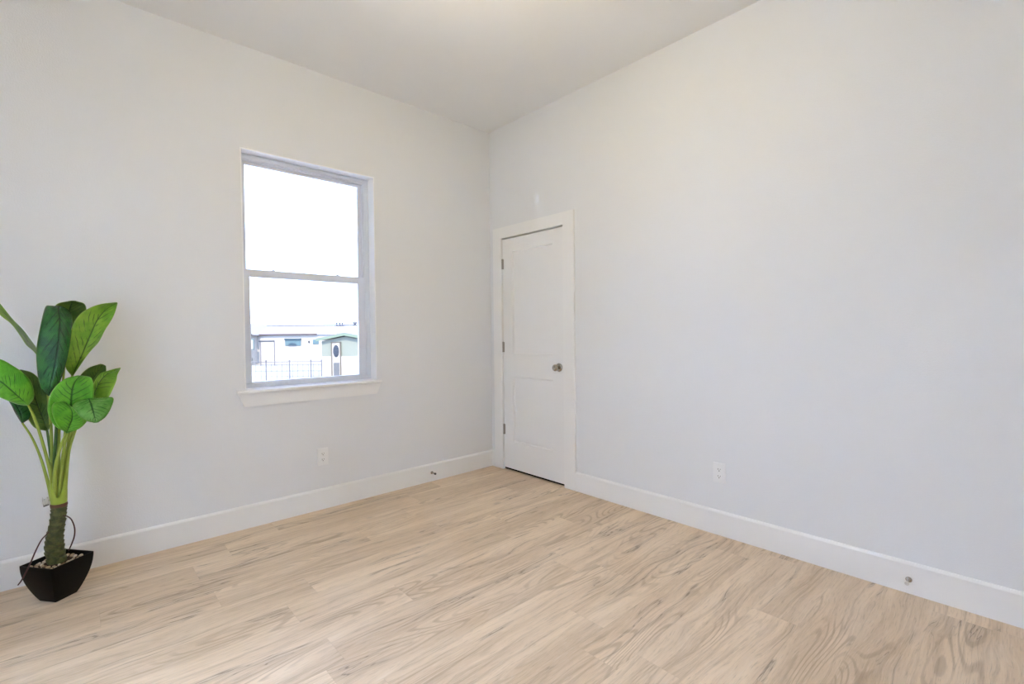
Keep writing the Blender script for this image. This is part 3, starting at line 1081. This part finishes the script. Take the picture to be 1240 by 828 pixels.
# pebbles on the soil
peb_mats = [mat('pebble_tan', (0.46, 0.34, 0.21), 0.6, vary=0.25, vscale=60), mat('pebble_cream', (0.62, 0.53, 0.40), 0.6, vary=0.2, vscale=60), mat('pebble_brown', (0.24, 0.15, 0.085), 0.6, vary=0.3, vscale=60)]
protos = []
for k in range(3):
    t = bmesh.new()
    bmesh.ops.create_icosphere(t, subdivisions=3, radius=1)
    for v in t.verts:
        d = 1 + 0.22 * mnoise.noise(v.co * 1.2 + Vector((k * 7, 3, 1)))
        v.co = Vector((v.co.x * d * 1.15, v.co.y * d * 0.95, v.co.z * d * 0.72))
    me = bpy.data.meshes.new('pebble')
    t.to_mesh(me)
    t.free()
    me.materials.append(peb_mats[k])
    for p in me.polygons:
        p.use_smooth = True
    protos.append(me)
spots = []
rs = random.Random(11)
tries = 0
while len(spots) < 70 and tries < 9000:
    tries += 1
    x, y = rs.uniform(-0.071, 0.071), rs.uniform(-0.071, 0.071)
    r = rs.uniform(0.0052, 0.0082)
    wx, wy = PX + x * math.cos(rot) - y * math.sin(rot), PY + x * math.sin(rot) + y * math.cos(rot)
    if math.hypot(wx - spine[0].x, wy - spine[0].y) < 0.046 + r:
        continue
    if any(math.hypot(wx - a, wy - c) < (r + q) * 1.18 for a, c, q in spots):
        continue
    spots.append((wx, wy, r))
for wx, wy, r in spots:
    o = bpy.data.objects.new('pebble', protos[rs.choice((0, 0, 1, 1, 2))])
    d = math.hypot(wx - PX, wy - PY)
    o.location = (wx, wy, SZ + 0.009 * math.exp(-(d / 0.05) ** 2) + r * 0.72)
    o.scale = (r, r, r)
    o.rotation_euler = (rs.uniform(-0.3, 0.3), rs.uniform(-0.3, 0.3), rs.uniform(0, 6.28))
    C.objects.link(o)
    tag(o, 'small tan or brown pebble lying on the soil in the black planter', 'pebble', 'pebbles on the soil of the planter')


# ------------------------------------------------------------------ the yard and houses outside the window
GZ = -1.35
FH = Vector((math.cos(YAW), math.sin(YAW), 0))
RH = Vector((math.sin(YAW), -math.cos(YAW), 0))


def sz(px, py, D):
    """sideways offset and height of a point D metres out"""
    return D * (px - 620) / FPX, CAM.z + D * (-0.0204 - (py - 414) / FPX - 0.0104 * (px - 620) / FPX)


class Yard:
    """a building root facing the room; meshes are written in its own x (sideways), y (away), z (up) metres"""
    def __init__(s, name, D, label, cat, group=None):
        s.D = D
        s.o = empty(name, (CAM.x + FH.x * D, CAM.y + FH.y * D, GZ), label, cat, group)
        s.o.rotation_euler = (0, 0, YAW - math.pi / 2)

    def p(s, px, py):
        x, z = sz(px, py, s.D)
        return x, z - GZ

    def part(s, mb, name, material, parent=None):
        par = parent or s.o
        org = base_of(par)
        mb.bm.transform(Matrix.Translation(org))
        return mb.build(name, material, par)


b = MB()
b.box((-60, T + 0.02, GZ - 0.3), (140, 13, GZ))  # near ground, out of view, made pale to bounce daylight into the window
struct(b, 'ground', mat('bounce_ground', (0.70, 0.68, 0.64), 0.9, vary=0.08, vscale=0.8), 'pale unseen ground under the window, kept bright to bounce light in')
b = MB()
b.box((-60, 13, GZ - 0.3), (140, 160, GZ))
struct(b, 'ground_lawn', mat('dry_grass', (0.175, 0.165, 0.14), 0.95, vary=0.12, vscale=0.8), 'bleached lawn in front of the houses')

M_HWHITE = mat('house_white', (0.310, 0.285, 0.240), 0.7, vary=0.03)
M_HROOF = mat('roof_pale', (0.150, 0.140, 0.130), 0.85, vary=0.06, vscale=3)
M_HRIDGE = mat('ridge_grey', (0.085, 0.085, 0.085), 0.8, vary=0.1)
M_FASCIA = mat('fascia_red_brown', (0.060, 0.032, 0.026), 0.7, vary=0.1)
M_BLUE = mat('window_blue', (0.060, 0.105, 0.105), 0.5, vary=0.05)
M_BLUE_D = mat('window_blue_dark', (0.018, 0.040, 0.050), 0.5, vary=0.05)
M_CYAN = mat('trim_cyan', (0.070, 0.100, 0.090), 0.5, vary=0.05)
M_SLATE = mat('beam_slate', (0.022, 0.026, 0.030), 0.6, vary=0.1)
M_POST = mat('post_pale', (0.120, 0.110, 0.100), 0.7, vary=0.1)
M_MINT = mat('wall_pale_mint', (0.150, 0.160, 0.118), 0.7, vary=0.03)
M_MINTF = mat('fascia_mint', (0.110, 0.145, 0.092), 0.6, vary=0.03)
M_BEIGE = mat('door_frame_beige', (0.085, 0.070, 0.045), 0.6, vary=0.05)
M_GLASSD = mat('door_glass_dark', (0.010, 0.014, 0.018), 0.15, vary=0.3, vscale=9)
M_GREYD = mat('door_panel_grey', (0.080, 0.080, 0.072), 0.5, vary=0.1)
M_FENCE = mat('fence_grey', (0.095, 0.090, 0.085), 0.6, vary=0.1)

# long white house
Y = Yard('house', 42.0, 'long white house with a low pale roof and a porch across the yard', 'house')
xl, _ = Y.p(292, 405)
xr, _ = Y.p(490, 405)
_, ze = Y.p(350, 405)
_, zr = Y.p(350, 395)
zr += 0.09 * (zr - ze + 0.5)
m_ = MB()
m_.box((xl, 0, 0), (xr, 8, ze - 0.02))
Y.part(m_, 'wall', M_HWHITE)
m_ = MB()
m_.prism([(-0.16, ze), (-0.16, ze + 0.06), (4, zr), (8.5, ze + 0.06), (8.5, ze)], 0, xl - 6, xr + 0.4)
rf = Y.part(m_, 'roof', M_HROOF)
m_ = MB()
m_.box((xl - 6, 3.85, zr - 0.07), (xr + 0.4, 4.15, zr + 0.07))
Y.part(m_, 'ridge_cap', M_HRIDGE, rf)
xv, _ = Y.p(315, 405)
xf, _ = Y.p(385, 405)
m_ = MB()
m_.box((xv, -0.22, ze - 0.03), (xf, -0.16, ze + 0.055))
Y.part(m_, 'fascia', M_FASCIA, rf)
for px_ in (390, 394, 397.5):
    x, _ = Y.p(px_, 395)
    m_ = MB()
    m_.lathe([(0, 0), (0.07, 0), (0.07, 0.22), (0.14, 0.24), (0.14, 0.30), (0, 0.34)], (x, 3.6, zr - 0.06), (0, 0, 1), 12)
    Y.part(m_, 'roof_vent', M_HRIDGE, rf)
x, _ = Y.p(412.5, 395)
m_ = MB()
m_.lathe([(0.0, 0.0), (0.12, 0.0), (0.12, 0.12), (0.25, 0.2), (0.22, 0.32), (0.1, 0.40), (0, 0.41)], (x, 3.9, zr - 0.03), (0, 0, 1), 16)
Y.part(m_, 'roof_turbine', M_HRIDGE, rf)
# front wing at the left end with a gable rake
x0, _ = Y.p(262, 405)
x1, z1 = Y.p(315.5, 405.3)
xp, zp = Y.p(292, 391)
m_ = MB()
m_.prism([(x0, 0), (x1 - 0.3, 0), (x1 - 0.3, z1), (xp, zp - 0.1), (x0, z1)], 1, -1.0, 3.0)
Y.part(m_, 'wing_wall', M_HWHITE)
m_ = MB()
m_.prism([(xp, zp), (x1, z1), (x1, z1 - 0.07), (xp, zp - 0.07)], 1, -1.08, 4.0)
m_.prism([(xp, zp), (2 * xp - x1, z1), (2 * xp - x1, z1 - 0.07), (xp, zp - 0.07)], 1, -1.08, 4.0)
Y.part(m_, 'wing_roof', M_HROOF)


def plate(px0, py0, px1, py1, name, material, y0, y1, parent=None):
    a, c = Y.p(px0, py0), Y.p(px1, py1)
    q = MB()
    q.box((a[0], y0, c[1]), (c[0], y1, a[1]), 0.01)
    return Y.part(q, name, material, parent)


wn = plate(310.5, 409.5, 315.5, 423, 'window', M_CYAN, -1.06, -0.99)
plate(311.3, 411.5, 314.3, 422, 'pane', M_HWHITE, -1.09, -1.05, wn)
plate(309.5, 432.5, 313, 436, 'meter_box', M_GREYD, -1.25, -0.99)
wn = plate(345.5, 410.0, 364.5, 418.3, 'window', M_BLUE, -0.06, 0.02)
plate(345.0, 409.8, 365.0, 411.4, 'window_head', M_BLUE_D, -0.14, 0.02, wn)
c = Y.p(354.5, 418.2)
m_ = MB()
m_.prism([(c[0] + 0.36 * math.cos(k * math.pi / 12), c[1] + 0.24 * math.sin(k * math.pi / 12)) for k in range(13)], 1, -0.10, -0.05)
Y.part(m_, 'fanlight', M_BLUE_D, wn)
wn = plate(379, 411.0, 386, 416.4, 'window', M_BLUE, -0.06, 0.02)
m_ = MB()
c = Y.p(374.5, 413.8)
m_.lathe([(0, -0.08), (0.05, -0.07), (0.075, 0.05), (0.03, 0.10), (0, 0.11)], (c[0], -0.09, c[1]), (0, 0, 1), 12)
m_.box((c[0] - 0.02, -0.09, c[1] + 0.05), (c[0] + 0.02, 0.0, c[1] + 0.09))
Y.part(m_, 'wall_lantern', M_SLATE)
plate(328.5, 411.9, 346, 413.3, 'porch_beam', M_SLATE, -2.1, -1.95)
for px_ in (330, 346):
    a = Y.p(px_, 413)
    m_ = MB()
    m_.box((a[0] - 0.035, -2.07, 0), (a[0] + 0.035, -2.0, a[1]), 0.008)
    Y.part(m_, 'porch_post', M_POST)

# pale mint gabled building on the right
Y = Yard('house', 28.0, 'small pale mint gabled house with an oval glass door beyond the fence', 'house')
gx0, gz0 = Y.p(389.5, 413)
px_, pz = Y.p(418, 405.2)
gx1 = 2 * px_ - gx0
_, zb = Y.p(400, 431.5)
m_ = MB()
m_.prism([(gx0, zb), (gx1, zb), (gx1, gz0), (px_, pz - 0.1), (gx0, gz0)], 1, 0, 7)
Y.part(m_, 'wall', M_MINT)
m_ = MB()
m_.box((gx0 - 0.04, -0.05, 0), (gx1 + 0.04, 7.04, zb), 0.01)
Y.part(m_, 'white_skirting_wall', M_HWHITE)
ex, ez = Y.p(384, 412.2)
for sgn in (1, -1):
    e_ = ex if sgn == 1 else 2 * px_ - ex
    m_ = MB()
    m_.prism([(e_, ez), (px_, pz), (px_, pz + 0.13), (e_, ez + 0.13)], 1, -0.15, 7.3)
    rf = Y.part(m_, 'roof', M_HROOF)
    m_ = MB()
    m_.prism([(e_, ez - 0.05), (px_, pz - 0.05), (px_, pz + 0.10), (e_, ez + 0.10)], 1, -0.22, -0.15)
    Y.part(m_, 'fascia', M_MINTF, rf)
a, c = Y.p(401.3, 414), Y.p(413.2, 456)
m_ = MB()
m_.box((a[0], -0.10, 0), (a[0] + 0.07, -0.03, a[1]), 0.005)
m_.box((c[0] - 0.07, -0.10, 0), (c[0], -0.03, a[1]), 0.005)
m_.box((a[0], -0.10, a[1] - 0.07), (c[0], -0.03, a[1]), 0.005)
dr = Y.part(m_, 'door_frame', M_BEIGE)
m_ = MB()
m_.box((a[0] + 0.07, -0.08, 0), (c[0] - 0.07, -0.04, a[1] - 0.07))
dr = Y.part(m_, 'door', M_HWHITE)
o_ = Y.p(407.4, 425)
m_ = MB()
m_.prism([(o_[0] + 0.175 * math.cos(k * math.pi / 14), o_[1] + 0.36 * math.sin(k * math.pi / 14)) for k in range(28)], 1, -0.10, -0.075)
Y.part(m_, 'oval_glass', M_GLASSD, dr)
a2, c2_ = Y.p(404.2, 439), Y.p(411, 456)
m_ = MB()
m_.box((a2[0], -0.10, 0.12), (c2_[0], -0.075, a2[1]), 0.005)
Y.part(m_, 'lower_panel', M_GREYD, dr)

# wire fence across the yard
Y = Yard('wire_fence', 20.0, 'low wire fence with thin posts crossing the yard in front of the white house', 'fence')
fx0, fz = Y.p(296, 438.5)
fx1, _ = Y.p(389, 438.5)
m_ = MB()
m_.tube([(fx0, 0, fz), ((fx0 + fx1) / 2, 0, fz), (fx1, 0, fz)], 0.016, 8, 2)
m_.tube([(fx0, 0, fz - 0.40), ((fx0 + fx1) / 2, 0, fz - 0.40), (fx1, 0, fz - 0.40)], 0.006, 8, 2)
Y.part(m_, 'rail', M_FENCE)
for q in (296, 321.5, 350, 376, 389):
    x, _ = Y.p(q, 438)
    m_ = MB()
    m_.lathe([(0, 0), (0.024, 0), (0.024, fz + 0.02), (0.036, fz + 0.03), (0.036, fz + 0.07), (0, fz + 0.09)], (x, 0, 0), (0, 0, 1), 10)
    Y.part(m_, 'fence_post', M_FENCE)
m_ = MB()
k = 0
x = fx0
while x < fx1:
    m_.box((x, 0.006, 0.05), (x + 0.012, 0.010, fz))
    x += 0.22
z = 0.1
while z < fz:
    m_.box((fx0, 0.010, z), (fx1, 0.013, z + 0.010))
    z += 0.24
Y.part(m_, 'wire_mesh', mat('wire_grey', (0.085, 0.080, 0.076), 0.6, metal=0.0, vary=0.1))
